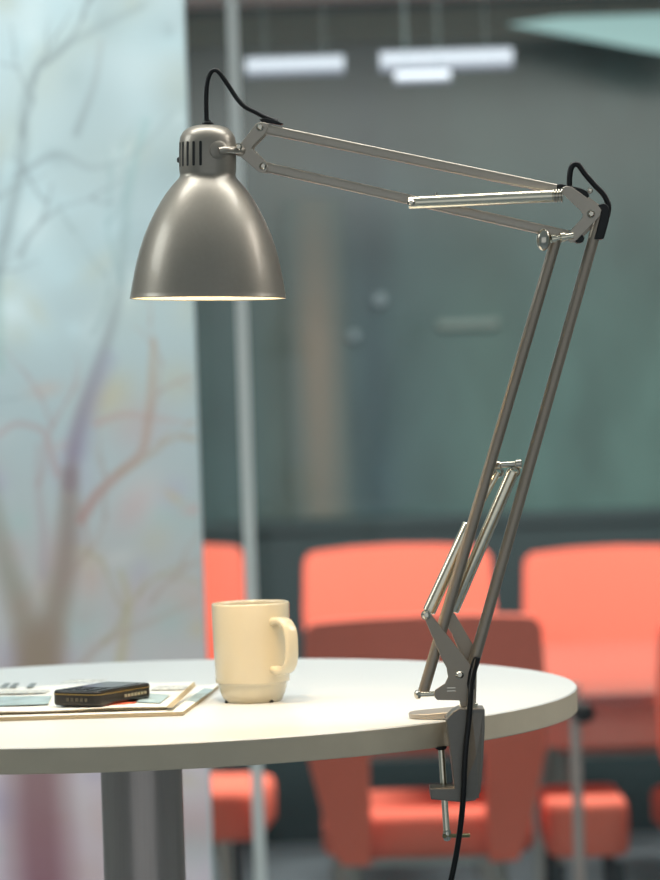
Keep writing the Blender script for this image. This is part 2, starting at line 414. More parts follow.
def make_chair(name, label, group):
    root = empty(name, (0, 0, 0), label, 'chair', group)
    # faces -Y locally: backrest at +Y side. inverted-U upholstered back
    bm = bmesh.new()
    W, T = .255, .92
    out = []
    def arc(cx, cz, r, a0, a1, n=5):
        return [(cx + r * math.cos(R(a0 + (a1 - a0) * i / n)), cz + r * math.sin(R(a0 + (a1 - a0) * i / n))) for i in range(n + 1)]
    out += arc(W - .035, T - .04, .035, 0, 85)
    out += [(.12, T + .003), (0, T + .006), (-.12, T + .003)]
    out += arc(-W + .035, T - .04, .035, 95, 180)
    out += [(-W - .006, .75), (-W, .62), (-.215, .45), (-.19, .395)]
    out += [(-.128, .395), (-.124, .50)]
    out += arc(-.096, .62, .028, 180, 95, 4)
    out += arc(.096, .62, .028, 85, 0, 4)
    out += [(.124, .50), (.128, .395)]
    out += [(.19, .395), (.215, .45), (W, .62), (W + .006, .75)]
    def by(x, z):  # rake and wrap
        return .215 + .11 * max(0, (z - .42)) ** 1.1 - .9 * x * x
    fr_ = [bm.verts.new((x, by(x, z) - .042, z)) for x, z in out]
    bk_ = [bm.verts.new((x, by(x, z) + .042, z)) for x, z in out]
    n = len(out)
    for i in range(n): bm.faces.new((fr_[i], fr_[(i + 1) % n], bk_[(i + 1) % n], bk_[i]))
    f1 = bm.faces.new(fr_[::-1]); f2 = bm.faces.new(bk_)
    bm.normal_update(); bmesh.ops.triangulate(bm, faces=[f1, f2])
    bk = obj('backrest', bm, M['coral'], root, world=False, bevel=.034, bseg=5)
    # seat cushion
    bm = bmesh.new()
    prof = rrect(.46, .47, .07, 5)
    lay = [(.93, .40), (1, .415), (1, .468), (.975, .485), (.90, .493)]
    prev = None
    for s, z in lay:
        vs = [bm.verts.new((x * s, y * s - .045, z)) for x, y in prof]
        if prev:
            for i in range(len(vs)): bm.faces.new((prev[i], prev[(i + 1) % len(vs)], vs[(i + 1) % len(vs)], vs[i]))
        else: bm.faces.new(vs[::-1])
        prev = vs
    bm.faces.new(prev)
    obj('seat', bm, M['coral'], root, world=False, angle=60)
    bm = bmesh.new(); add_box(bm, (-.18, -.22, .38), (.18, .16, .40)); obj('seat_frame', bm, M['chairmetal'], root, world=False, bevel=.004)
    for sx_, sy in ((-1, -1), (1, -1), (-1, 1), (1, 1)):
        bm = bmesh.new()
        add_rod(bm, (sx_ * .155, sy * .16 - .03, .385), (sx_ * .20, sy * .21 - .03, 0), .011, 14)
        obj('leg', bm, M['chairmetal'], root, world=False)
    return root
def copy_tree(o, parent=None):
    c = o.copy(); COL.objects.link(c)
    if parent is not None: c.parent = parent
    for ch in [x for x in list(bpy.data.objects) if x.parent == o]: copy_tree(ch, c)
    return c
proto = make_chair('conference_chair', 'coral chair directly behind the mug and lamp, its shaded back turned to the round table', None)
def put(px, Y, rz, label, src=None, sz=1, sx_=1):
    o = proto if src else copy_tree(proto)
    X = (PY(px, 600, Y)).x
    o.location = (X, Y, 0); o.rotation_euler = (0, 0, R(rz)); o.scale = (sx_, 1, sz)
    o['label'] = label; o['group'] = 'coral conference chairs'
    return o
put(419, 6.95, 180, proto['label'], src=True, sz=.962, sx_=.95)          # back towards us (faces +Y)
put(764, 7.0, 182, 'coral chair with shaded back at the right edge, cut off by the frame', sx_=.98, sz=.945)
def stool(px, Y, rz, label, w=.40, dz=0):
    o = empty('upholstered_stool', (PY(px, 600, Y).x, Y, 0), label, 'stool', 'coral upholstered stools', R(rz))
    bm = bmesh.new(); prof = rrect(w, .36, .05, 5); prev = None
    for s_, z in ((.95, .365), (1, .382), (1, .452), (.975, .467), (.91, .474)):
        vs = [bm.verts.new((x * s_, y * s_, z + dz)) for x, y in prof]
        if prev:
            for i in range(len(vs)): bm.faces.new((prev[i], prev[(i + 1) % len(vs)], vs[(i + 1) % len(vs)], vs[i]))
        else: bm.faces.new(vs[::-1])
        prev = vs
    bm.faces.new(prev); obj('seat', bm, M['coral'], o, world=False, angle=60)
    for a_, b_ in ((-1, -1), (1, -1), (-1, 1), (1, 1)):
        bm = bmesh.new(); add_rod(bm, (a_ * w * .36, b_ * .13, .36), (a_ * w * .40, b_ * .15, 0), .013, 14, .010)
        obj('leg', bm, mat('dark_leg_%s%d%d' % (label[:3], a_, b_), (.04, .045, .05), .5, noise=.1), o, world=False)
    return o
stool(576, 6.92, 0, 'narrow coral upholstered stool on dark legs showing below the right end of the round tabletop', .17, .014)
stool(173, 7.35, -6, 'coral upholstered stool peeking out right of the tree print panel below the tabletop', .40, .012)
# far row, facing us
FZ = 1.02
put(148, 8.85, 0, 'bright coral chair back half hidden by the tree print panel, left of the glass seam', sz=1.015)
put(402, 8.85, 2, 'bright coral chair facing us behind the lamp arms, centre of the far row', sz=.99)
put(622, 8.85, -2, 'bright coral chair facing us at the right of the far row, right of the lamp', sz=.965)

# conference table
t = empty('conference_table', (1.0, 7.9, 0), 'long glossy pinkish conference table between the two rows of coral chairs', 'table')
bm = bmesh.new(); add_box(bm, (.10, 6.98, .665), (2.3, 8.35, .69)); obj('tabletop', bm, M['laminate'], t, bevel=.004)
bm = bmesh.new(); add_box(bm, (.3, 7.06, .57), (2.1, 7.08, .665)); obj('modesty_panel', bm, M['apron'], t, bevel=.002)
for x in (.5, 1.9):
    bm = bmesh.new(); add_rod(bm, (x, 8.05, .02), (x, 8.05, .665), .035); obj('leg', bm, M['chairmetal'], t)
    bm = bmesh.new(); add_box(bm, (x - .04, 7.7, 0), (x + .04, 8.4, .025)); obj('foot', bm, M['chairmetal'], t, bevel=.005)

# slim metal post with dark knob
pp = PY(575, 715, 6.3); pb = PY(575, 850, 6.3)
t = empty('door_post', (pp.x, 6.3, 0), 'slim grey metal post with a dark round knob just right of the round tabletop', 'post')
bm = bmesh.new(); add_rod(bm, (pp.x, 6.3, .012), (pp.x, 6.3, pp.z + .06), .0105); obj('pole', bm, mat('matt_steel', (.55, .43, .40), .45, .3, noise=.03), t)
bm = bmesh.new(); add_lathe(bm, [(0, -.02), (.017, -.016), (.021, 0), (.017, .012), (0, .018)], Vector((pp.x + .016, 6.28, pp.z + .005)), Vector((.5, -1, 0)), 24); obj('knob', bm, M['black'], t)
bm = bmesh.new(); add_lathe(bm, [(0, 0), (.06, 0), (.06, .006), (.02, .012), (0, .012)], Vector((pp.x, 6.3, 0)), Vector((0, 0, 1)), 32); obj('base_plate', bm, M['chairmetal'], t)

# blurred ceiling-light reflections, added as glowing bars on made-up cables
def glass_reflection(x0, x1, y, py, h, label, m, tilt=0, Y=8.3):
    a = PY(x0, py, Y); b = PY(x1, py, Y); z = (a.z + b.z) / 2
    t = empty('light_reflection', ((a.x + b.x) / 2, Y, z), label, 'ceiling light', 'light reflections in the partition glass')
    bm = bmesh.new(); add_prism(bm, Vector((a.x, Y, z)), Vector((b.x, Y, z)), rrect(h, h * 1.6, h * .45))
    obj('diffuser', bm, m, t)
    for x in (a.x * .8 + b.x * .2, a.x * .2 + b.x * .8):
        bm = bmesh.new(); add_rod(bm, (x, Y, z + h * .4), (x, Y, HC + .03), .0008, 8); obj('cable', bm, M['dado'], t)
glass_reflection(246, 344, 0, 66, .045, 'faint short glowing light reflection near the top, left of centre', M['reflection_glow'])
glass_reflection(380, 512, 0, 60, .05, 'longest glowing white light reflection near the top centre', M['reflection_glow'])
glass_reflection(395, 450, 0, 77, .028, 'small glowing reflection just below the longest light reflection', M['reflection_glow'], Y=8.1)
# cyan light strip close to the ceiling at right
a = PY(520, 22, 8.8); b = PY(600, 30, 8.8)
t = empty('ceiling_light', (b.x, 8.8, 2.37), 'pale cyan wedge-shaped ceiling light in the upper right corner', 'ceiling light')
bm = bmesh.new()
pts = [PY(508, 24, 9.2), PY(560, 17, 9.2), PY(720, 12, 9.2), PY(720, 62, 9.2), PY(640, 49, 9.2)]
add_poly(bm, pts, Vector((0, .02, 0)))
obj('diffuser', bm, M['cyanglow'], t)
for x in (600, 700):
    bm = bmesh.new(); p = PY(x, 18, 9.21); add_rod(bm, (p.x, 9.21, p.z - .01), (p.x, 9.21, HC + .03), .004, 10)
    obj('bracket', bm, M['dado'], t)
# small lights on back wall
for px, py, r, lab in ((380, 300, .022, 'small round wall light on the teal back wall above the longer bar light'), (354, 336, .018, 'small dim wall light on the darkest stretch of the back wall')):
    p = PY(px, py, YF - .02)
    bm = bmesh.new(); add_lathe(bm, [(0, -.03), (r * .7, -.025), (r, -.012), (r, .02), (0, .02)], p, Vector((0, 1, 0)), 24)
    props(obj('wall_light', bm, M['sconce']), lab, 'wall light')
a = PY(438, 325, YF - .02)
bm = bmesh.new(); add_prism(bm, a, a + Vector((.18, 0, 0)), rrect(.028, .024, .008))
props(obj('wall_light', bm, mat('dim_bar', (.12, .17, .16), .5, emis=(.3, .38, .34), estr=.2)), 'dim horizontal bar light on the green part of the back wall', 'wall light')

# ================================================================== ROUND TABLE
TC = Vector((-.2085, 3.346, 1.05)); TR = .45
t = empty('round_table', (TC.x, TC.y, 0), 'round white standing-height table with grey edge on a brushed steel column', 'table')
bm = bmesh.new()
th = .0238
add_lathe(bm, [(0, 0), (TR - .0012, 0), (TR, -.0012)], TC, Vector((0, 0, 1)), 192, mi=0)
obj('tabletop', bm, M['table'], t)
bm = bmesh.new()
add_lathe(bm, [(TR, -.0012), (TR, -th + .001), (TR - .001, -th), (0, -th)], TC, Vector((0, 0, 1)), 192)
obj('edge_band', bm, M['tableedge'], t)
pc = PY(141.5, 775, TC.y)
bm = bmesh.new(); add_lathe(bm, [(0, .012), (.0415, .012), (.0415, TC.z - th - .008), (0, TC.z - th - .008)], Vector((pc.x, TC.y, 0)), Vector((0, 0, 1)), 64); obj('column', bm, M['tablepole'], t)
bm = bmesh.new(); add_lathe(bm, [(0, 0), (.10, 0), (.10, .006), (0, .008)], Vector((pc.x, TC.y, TC.z - th - .008)), Vector((0, 0, 1)), 48); obj('mounting_plate', bm, M['chairmetal'], t)
bm = bmesh.new(); add_lathe(bm, [(0, 0), (.27, 0), (.27, .006), (.06, .014), (0, .014)], Vector((pc.x, TC.y, 0)), Vector((0, 0, 1)), 96); obj('base_plate', bm, M['tablepole'], t)
TZ = 1.05

# ------------------------------------------------------------------ mug
mc = PZ(253.5, 701, TZ); up = Vector((0, 0, 1))
mug = empty('coffee_mug', mc, 'cream glazed coffee mug with stepped base standing behind the papers', 'mug')
s = mc.y / F
rb = 38.6 * s; Hm = (701.5 - 602.5) * s
bm = bmesh.new()
prof = [(0, .004), (25 * s, .004), (26 * s, .0005), (27.5 * s, 0), (29 * s, .0012), (32.5 * s, .009), (34.2 * s, .016), (34.6 * s, .0185), (35 * s, .0192), (37 * s, .0198), (37.4 * s, .022), (37.6 * s, .03), (38.4 * s, Hm * .6), (38.9 * s, Hm - .002), (38.7 * s, Hm - .0006), (37.9 * s, Hm), (36.9 * s, Hm - .0008), (36.4 * s, Hm - .003), (35.4 * s, .035), (33 * s, .012), (26 * s, .008), (0, .008)]
prof = [(r, d) for r, d in prof]
add_lathe(bm, prof, mc, up, 96)
obj('body', bm, M['ceramic'], mug, angle=50)
bm = bmesh.new()
ang = R(40); hd = Vector((math.sin(ang), -math.cos(ang), 0)); side = Vector((math.cos(ang), math.sin(ang), 0))
hp = [(.0345, .0795), (.044, .0815), (.0545, .0795), (.0612, .071), (.0625, .055), (.0605, .041), (.054, .0335), (.044, .0315), (.0345, .034)]
cl = spline([mc + hd * a + up * b for a, b in hp], 6)
prev = None; rings = []
pr_ = rrect(.0145, .0068, .003, 3)
for i, p in enumerate(cl):
    tt = (cl[min(i + 1, len(cl) - 1)] - cl[max(i - 1, 0)]).normalized(); nrm = side.cross(tt)
    rings.append([bm.verts.new(p + side * a + nrm * b) for a, b in pr_])
for a, b in zip(rings, rings[1:]):
    for k in range(len(pr_)): bm.faces.new((a[k], a[(k + 1) % len(pr_)], b[(k + 1) % len(pr_)], b[k]))
bm.faces.new(rings[0][::-1]); bm.faces.new(rings[-1])
obj('handle', bm, M['ceramic'], mug, angle=60)
bm = bmesh.new(); add_lathe(bm, [(0, .078), (35.9 * s, .078)], mc, up, 48); obj('coffee', bm, M['coffee'], mug)
for px in (232, 272):
    q = PZ(px, 702.6, TZ); q.z = TZ
    d_ = (q - mc); d_.z = 0; q = mc + d_.normalized() * 28.9 * s
    bm = bmesh.new(); add_lathe(bm, [(0, 0.0), (.0022, .0), (.0026, .0012), (0, .0035)], q, up, 12); obj('base_notch', bm, M['dark'], mug)

# ------------------------------------------------------------------ magazines and newspaper
def sheet(name, corners, z, th_, mats, parent, wav=0):
    """corners: 4 Vector world xy ordered; block of paper with a wavy top"""
    bm = bmesh.new(); N = 14
    def P(u, v, zz):
        p = corners[0].lerp(corners[1], u).lerp(corners[3].lerp(corners[2], u), v)
        w = wav * (math.sin(u * 9 + v * 3) * .5 + math.sin(u * 17 + 1 + v * 5) * .3)
        return Vector((p.x, p.y, zz + max(-wav * .6, w) + wav * .6))
    g = [[bm.verts.new(P(i / N, j / N, z + th_)) for i in range(N + 1)] for j in range(N + 1)]
    h = [[bm.verts.new(P(i / N, j / N, z)) for i in range(N + 1)] for j in range(N + 1)]
    for j in range(N):
        for i in range(N):
            bm.faces.new((g[j][i], g[j][i + 1], g[j + 1][i + 1], g[j + 1][i]))
            bm.faces.new((h[j][i], h[j + 1][i], h[j + 1][i + 1], h[j][i + 1]))
    bd = [(0, i) for i in range(N)] + [(j, N) for j in range(N)] + [(N, N - i) for i in range(N)] + [(N - j, 0) for j in range(N)]
    for k in range(len(bd)):
        a, b = bd[k], bd[(k + 1) % len(bd)]
        f = bm.faces.new((g[a[0]][a[1]], h[a[0]][a[1]], h[b[0]][b[1]], g[b[0]][b[1]])); f.material_index = 1
    return obj(name, bm, mats, parent, angle=40)
def onz(px, py, z): return PZ(px, py, z)
# bottom magazine
c1 = onz(183, 716, TZ); c2 = onz(219, 688.5, TZ)
e = (c2 - c1); left = Vector((-e.y, e.x, 0)).normalized()
if left.x > 0: left = -left
left = Vector((-1, left.y * .25, 0)).normalized()
mg = empty('magazine', (c1 + c2) / 2, 'brown-edged magazine lying lowest in the pile left of the mug', 'magazine')
L = .25
corn = [c1 + left * L, c1, c2, c2 + left * L]
sheet('pages', corn, TZ + .0003, .0038, [M['paper'], M['paperedge']], mg)
def patch(name, m, pts, z, parent):
    bm = bmesh.new(); v = [bm.verts.new(p) for p in [Vector((*onz(x, y, z).xy, z)) for x, y in pts]]
    f = bm.faces.new(v); bm.normal_update(); bmesh.ops.solidify(bm, geom=[f], thickness=-.0003)
    return obj(name, bm, m, parent, smooth=False)
patch('printed_picture', M['pblue'], [(186, 700), (204, 688), (214, 689), (196, 702)], TZ + .0044, mg)
# upper newspaper
z1_ = TZ + .0044
n1 = onz(171, 708.5, z1_ + .002); n2 = onz(189, 690, z1_ + .002)
n1 = onz(170, 710, z1_); n2 = onz(196, 684.5, z1_)
nl = Vector((-1, .02, 0)).normalized()
nw = empty('newspaper', (n1 + n2) / 2, 'folded newspaper with grey and red printing under the black phone', 'newspaper')
corn = [n1 + nl * .27, n1, n2, n2 + nl * .27]
M['foldshadow'] = mat('fold_shadow_edge', (.16, .12, .07), .8, noise=.3, nscale=300, stretch=(.1, .1, 2))  # dark edge painted in for the shadow line below the fold
sheet('pages', [p + Vector((-.004, .002, 0)) for p in corn], z1_, .0012, [M['paper'], M['foldshadow']], nw, wav=.0007)
sheet('folded_page', corn, z1_ + .0018, .0008, [M['paper'], M['paperedge']], nw, wav=.0011)
zt = z1_ + .0042
patch('printed_picture', M['pblue'], [(-25, 707), (48, 704), (52, 696), (-20, 697)], zt, nw)
patch('printed_picture', M['pblue'], [(128, 702), (160, 703), (170, 695), (140, 693)], zt, nw)
patch('printed_picture', M['pred'], [(97, 706.5), (135, 703), (142, 698.5), (104, 701)], zt, nw)
patch('printed_text', M['ptext'], [(60, 683), (100, 682), (108, 679.5), (70, 680)], zt, nw)
patch('printed_text', M['ptext'], [(150, 690), (182, 689.5), (188, 685.5), (158, 686)], zt, nw)
patch('printed_text', M['ptext'], [(-5, 694), (45, 693), (50, 690), (0, 690.5)], zt, nw)
for x in (0, 9, 26):
    patch('headline', M['pdark'], [(x, 687.5), (x + 7, 687.3), (x + 11, 683.2), (x + 5, 683.4)], zt, nw)
# curled corner leaf
bm = bmesh.new()
pl = [onz(166, 707, z1_ + .004), onz(172, 708, z1_ + .003), onz(196, 686, z1_ + .006), onz(194, 681.5, z1_ + .012)]
f = bm.faces.new([bm.verts.new(p) for p in pl]); bm.normal_update(); bmesh.ops.solidify(bm, geom=[f], thickness=.0004)
obj('curled_leaf', bm, mat('yellowed_leaf', (.55, .46, .30), .6, noise=.1), nw)

# ------------------------------------------------------------------ phone
pz = zt + .0004
a = onz(98, 707, pz); b = onz(151, 698, pz); c = onz(56.5, 704.5, pz)
ux = (b - a); Lp = ux.length * 1.03; ux.normalize(); uy = Vector((-ux.y, ux.x, 0)); Wp = (c - a).dot(uy)
if Wp < 0: uy = -uy; Wp = -Wp
Wp = min(Wp, .055); Tp = .0152
pc_ = a + ux * Lp / 2 + uy * Wp / 2
ph = empty('mobile_phone', pc_, 'glossy black mobile phone lying on the newspaper', 'phone')
def slab(bm, z0_, z1_2, ins, r=.006):
    for k, (zz, i_) in enumerate(()): pass
    pr2 = rrect(Lp - 2 * ins, Wp - 2 * ins, r, 5)
    add_poly(bm, [pc_ + ux * x + uy * y + up * z0_ for x, y in pr2], up * (z1_2 - z0_))
bm = bmesh.new(); slab(bm, 0, Tp, 0, .0065); obj('housing', bm, M['phone'], ph, bevel=.0028, bseg=3)
bm = bmesh.new(); slab(bm, Tp * .70, Tp * .78, -.00025, .0065); obj('edge_reflection', bm, M['phonegold'], ph)  # thin ring added for the gold reflection along the phone edge
bm = bmesh.new()
add_poly(bm, [pc_ + ux * x + uy * y + up * (Tp + .0001) for x, y in [(p[0] + Lp * .12, p[1]) for p in rrect(Lp * .52, Wp * .74, .002, 3)]], up * .0003); obj('screen', bm, M['screen'], ph)
for i in range(3):
    for j in range(3):
        bm = bmesh.new(); add_poly(bm, [pc_ + ux * x + uy * y + up * (Tp + .0001) for x, y in [(p[0] - Lp * .40 + i * Lp * .085, p[1] + (j - 1) * Wp * .26) for p in rrect(Lp * .06, Wp * .17, .001, 2)]], up * .0005)
        obj('key', bm, M['phone'], ph)
bm = bmesh.new()   # silver side key strip
for i in range(7):
    q = pc_ - uy * (Wp / 2 + .0001) + ux * (Lp * (-.02 + i * .06)) + up * Tp * .33
    add_poly(bm, [q, q + ux * Lp * .045, q + ux * Lp * .045 + up * Tp * .2, q + up * Tp * .2], -uy * .0003)
obj('side_key', bm, M['silver'], ph, smooth=False)
bm = bmesh.new()
for i in range(5):
    q = pc_ - ux * (Lp / 2 + .0001) + uy * (Wp * (-.28 + i * .1)) + up * Tp * .3
    add_poly(bm, [q, q + uy * Wp * .06, q + uy * Wp * .06 + up * Tp * .22, q + up * Tp * .22], -ux * .0003)
obj('connector', bm, mat('dull_contacts', (.10, .085, .06), .4, .4, noise=.1), ph, smooth=False)

# ================================================================== THE LAMP
LY = 3.0
sL = LY / F
def Q(px, py, dy=0.0): return PY(px, py, LY + dy)
lamp = empty('desk_lamp', Vector((Q(465, 712).x, LY, TZ)), 'taupe grey metal desk lamp with sprung double arms clamped to the round table edge', 'lamp')

# --- shade
axT = Q(207.5, 125); axB = Q(208, 297); ax = (axB - axT).normalized()
shade_prof = [(0, 0), (8, .1), (14, 1), (20, 3.2), (24.5, 7), (27.3, 12), (28.4, 18), (28.6, 30), (28.6, 44), (28.0, 48), (27.8, 50), (28.6, 52.5), (31.5, 56), (36, 61), (41.5, 68), (47, 76.5), (53, 87), (58.5, 98), (63.5, 110), (67.8, 123), (71.3, 136), (74, 149), (76, 160), (77.3, 168), (78, 172)]
bm = bmesh.new()
rim = [(78.2, 172.4), (78.2, 173.2), (77.4, 173.4), (76.8, 172.6)]
add_lathe(bm, [(r * sL, d * sL) for r, d in shade_prof + rim], axT, ax, 128)
shade = obj('lamp_shade', bm, M['lamp'], lamp, angle=50)
bm = bmesh.new()
inner = [(max(r - 1.4, 0), d + 1.0) for r, d in shade_prof if d > 46]
inner = [(0, 47)] + inner[:-1] + [(76.6, 172.8)]
add_lathe(bm, [(r * sL, d * sL) for r, d in inner], axT, ax, 128)
obj('shade_lining', bm, M['lining'], shade)
# ventilation slots
x0_ = Vector((1, 0, 0)); x0_ = (x0_ - ax * x0_.dot(ax)).normalized(); y0_ = Vector((0, -1, 0)); y0_ = (y0_ - ax * y0_.dot(ax)).normalized()
for base in (0, 180):
    for k in range(5):
        an = R(-12 - 15 * k + base)   # angle from the viewer direction towards the left
        d_ = (y0_ * math.cos(an) + x0_ * math.sin(an)); tg = d_.cross(ax)
        bm = bmesh.new()
        cpos = axT + d_ * (28.65 * sL) + ax * (30 * sL)
        pr3 = rrect(2.7 * sL, 24.5 * sL, 1.2 * sL, 3)
        add_poly(bm, [cpos - d_ * .0006 + tg * x + ax * y for x, y in pr3], d_ * .0007)
        obj('vent_slot', bm, M['dark'], shade, smooth=False)
bm = bmesh.new(); add_lathe(bm, [(0, -4.5), (3.2, -4.5), (4.2, -3), (5.6, -2.2), (6, 1.5), (0, 1.5)][::1] and [(r * sL, d * sL) for r, d in [(0, -4.8), (3, -4.8), (3.6, -3.2), (5.8, -2.2), (6.2, .8), (0, 1.2)]], axT, ax, 24)
obj('cord_bushing', bm, M['black'], shade)
q0 = Q(180, 160, .003); bm = bmesh.new(); add_lathe(bm, [(r * sL, d * sL) for r, d in [(0, 3.2), (2.4, 2.6), (3, 1), (2, 0), (2, -3), (0, -3)]], q0, (Q(170, 160) - q0), 16); obj('screw', bm, M['dark'], shade)
# swivel boss
bc = Q(221, 150.5, -.0235); dirb = (Q(240, 151, 0) - bc).normalized()
bm = bmesh.new(); bb = Q(219, 152, -.0230)
nb = (bb - (axT + ax * (27 * sL))); nb = (nb - ax * nb.dot(ax)).normalized()
add_lathe(bm, [(r * sL, d * sL) for r, d in [(10, -3), (9.5, .2), (7.5, 1.3), (5, 1.8), (0, 2.0)]], axT + ax * (27 * sL) + nb * (28.3 * sL), nb, 32)
obj('swivel_boss', bm, M['lamp'], shade)
bm = bmesh.new(); add_tube(bm, [Q(219, 151, -.0245), Q(226, 149.8, -.0225), Q(233, 150, -.016), Q(242, 151, -.010)], 3.6 * sL, 16, 5)
bm2 = obj('swivel_arm', bm, M['chrome'], lamp)
bm2.data.materials[0] = M['lamp_arm']
# back of boss ball
bm = bmesh.new(); bmesh.ops.create_uvsphere(bm, u_segments=24, v_segments=16, radius=6.0 * sL, matrix=Matrix.Translation(Q(240, 150.5, -.006))); obj('joint', bm, M['lamp_arm'], lamp)

# --- bolts
def bolt(px, py, dy, r=4.2, parent=lamp, m='chrome', L=.004, name='bolt'):
    c_ = Q(px, py, dy); bm = bmesh.new()
    add_lathe(bm, [(0, -L), (r * .55 * sL, -L), (r * .9 * sL, -L * .6), (r * sL, -L * .2), (r * sL, 0), (r * 1.15 * sL, .0002), (r * 1.15 * sL, .001), (0, .001)], c_, Vector((0, 1, 0)), 24)
    o = obj(name, bm, M[m], parent, angle=25)
    return o

def plate(name, pts, dy, t_, m, parent=lamp, bevel=.0006):
    bm = bmesh.new(); add_poly(bm, [Q(x, y, dy) for x, y in pts], Vector((0, t_, 0)))
    return obj(name, bm, M[m], parent, bevel=bevel)

# --- head bracket (two Y plates)
hb = [(233, 147), (236, 143.5), (241, 143), (256, 124), (260, 122), (266, 122.5), (268, 127), (265.5, 133), (252.5, 146.5), (252, 149), (267, 164), (268, 169), (265, 172.5), (259, 172), (238, 154.5), (234, 152)]
plate('head_bracket', hb, -.0080, .0018, 'lamp_arm')
plate('head_bracket', [(x + 2.5, y + .8) for x, y in hb], .0062, .0018, 'lamp_arm')
for x, y, d_ in ((238.5, 147, -.0150), (260, 127.3, -.0086), (263, 166.3, -.0086)): bolt(x, y, d_, 3.4)

# --- arms (square tube with rounded corners)
def arm(name, a, b, w, dy=0, r=.0019, m='lamp_arm', dp=None):
    bm = bmesh.new(); add_prism(bm, Q(*a, dy), Q(*b, dy), rrect(w * sL, dp or .0088, r, 4))
    return obj(name, bm, M[m], lamp, angle=30)
arm('upper_arm', (263, 128.6), (562, 190.5), 10.0)
arm('upper_arm', (266, 167.2), (573, 236.5), 10.0)
arm('lower_arm', (556.5, 238), (422.8, 694), 11.2, dy=.001, r=.0044, dp=.0115, m='lower_arm')
arm('lower_arm', (600, 216), (471, 672), 11.2, dy=.001, r=.0044, dp=.0115, m='lower_arm')

# --- elbow bracket
eb = [(561, 192), (562, 188), (566, 186), (572, 187), (598, 205.5), (601.5, 210), (600, 216), (577, 240), (572, 242.5), (568, 241), (567.5, 236), (570, 231), (582, 218), (583, 214.5), (580, 210), (565, 196)]
plate('elbow_bracket', eb, -.0078, .0018, 'lamp_arm')
plate('elbow_bracket', [(x + 3, y + .3) for x, y in eb], .0072, .0018, 'lamp_arm')
bolt(591, 214, -.0082, 3.7)
bolt(590, 190.5, .0066, 2.6, L=.003)
# black end caps
def cap(pts, dy, t_): return plate('end_cap', pts, dy, t_, 'black', bevel=.0015)
cap([(556.5, 184.2), (561, 183.7), (581, 188), (587, 191), (590, 196), (585, 200), (571, 192), (557, 190)], -.0055, .012)
cap([(597, 205), (604, 203), (608, 205), (610, 211), (609, 221), (604, 239), (594, 239.5), (601, 214)], -.0068, .015)
cap([(573, 236), (581, 233), (585, 238), (583, 242.5), (577, 243.5)], -.0055, .011)
# elbow cord loop
bm = bmesh.new(); add_tube(bm, [Q(569.5, 186, -.001), Q(569.5, 178, -.001), Q(571, 168.5, -.001), Q(574.5, 164.3, -.001), Q(579, 165.8, -.001), (Q(585, 174, -.001)), Q(595, 185.5, -.001), Q(604, 195, -.001), Q(608.3, 205, -.001), Q(607.6, 214, -.001), Q(605, 222, -.001)], 2.9 * sL); obj('power_cord', bm, M['black'], lamp)
# --- shade cord
bm = bmesh.new(); add_tube(bm, [Q(206.7, 123), Q(206.3, 112), Q(206.2, 96), Q(207.3, 82), Q(210.5, 73), Q(215, 70.3), Q(220, 73.5), Q(228, 85), Q(237, 98.5), Q(245, 106.8), Q(256, 112.5), Q(268, 118.6, -.001), Q(278, 122.2, -.001)], lambda t: (2.35 if t < .9 else 2.7) * sL); obj('power_cord', bm, M['black'], lamp)
plate('cord_grommet', [(259, 119.5), (264, 117.8), (276, 120.2), (284, 123.6), (281, 125), (262, 121.8)], -.004, .008, 'black', bevel=.0008)

# --- spring tubes
def spring(name, a, b, r, dya, dyb, ends=True):
    A, B = Q(*a, dya), Q(*b, dyb); L_ = (B - A).length
    bm = bmesh.new()
    add_lathe(bm, [(0, 0), (r * .6 * sL, 0), (r * .92 * sL, .0006), (r * sL, .0016), (r * sL, L_ - .001), (r * .9 * sL, L_), (0, L_)], A, B - A, 32)
    return obj(name, bm, M['steel_spring'], lamp, angle=25)
spring('spring_tube', (408, 202.8), (553, 195.8), 6.3, -.013, -.013)
bolt(411, 202.3, -.0195, 3.6, L=.003)
bm = bmesh.new(); A, B = Q(552, 195.9, -.013), Q(563, 195.3, -.013); L_ = (B - A).length
prf = [(0, 0)]
for i in range(4): prf += [(5.2 * sL, L_ * (i + .1) / 4), (7.2 * sL, L_ * (i + .35) / 4), (7.2 * sL, L_ * (i + .65) / 4), (5.2 * sL, L_ * (i + .9) / 4)]
add_lathe(bm, prf + [(0, L_)], A, B - A, 24); obj('spring_coupling', bm, M['chrome'], lamp)
bm = bmesh.new(); add_lathe(bm, [(0, -3 * sL), (1.3 * sL, -2.6 * sL), (1.6 * sL, 0), (0, 0)], Q(436, 195.6, -.013), Vector((0, 0, -1)), 12); obj('screw', bm, M['chrome'], lamp)
add = bmesh.new(); add_rod(add, Q(411, 202.5, -.014), Q(411, 201.5, .006), 2.5 * sL, 14); obj('pivot_pin', add, M['chrome'], lamp)
# wing knob at elbow
bm = bmesh.new(); kc = Q(543.5, 239.5, -.012)
bmesh.ops.create_uvsphere(bm, u_segments=28, v_segments=18, radius=1, matrix=Matrix.Translation(kc) @ Matrix.Rotation(R(4), 4, 'Y') @ Matrix.Diagonal((7.2 * sL, 7 * sL, 11.2 * sL, 1)))
obj('wing_knob', bm, M['chrome'], lamp)
bm = bmesh.new(); A = Q(551, 239, -.012); B = Q(573, 235.6, -.008); L_ = (B - A).length
add_lathe(bm, [(0, 0), (4.2 * sL, 0), (4.2 * sL, L_ * .2), (2.6 * sL, L_ * .22), (2.6 * sL, L_ * .4), (5 * sL, L_ * .42), (5 * sL, L_ * .62), (3.2 * sL, L_ * .64), (3.2 * sL, L_), (0, L_)], A, B - A, 20); obj('threaded_stud', bm, M['steel_spring'], lamp)
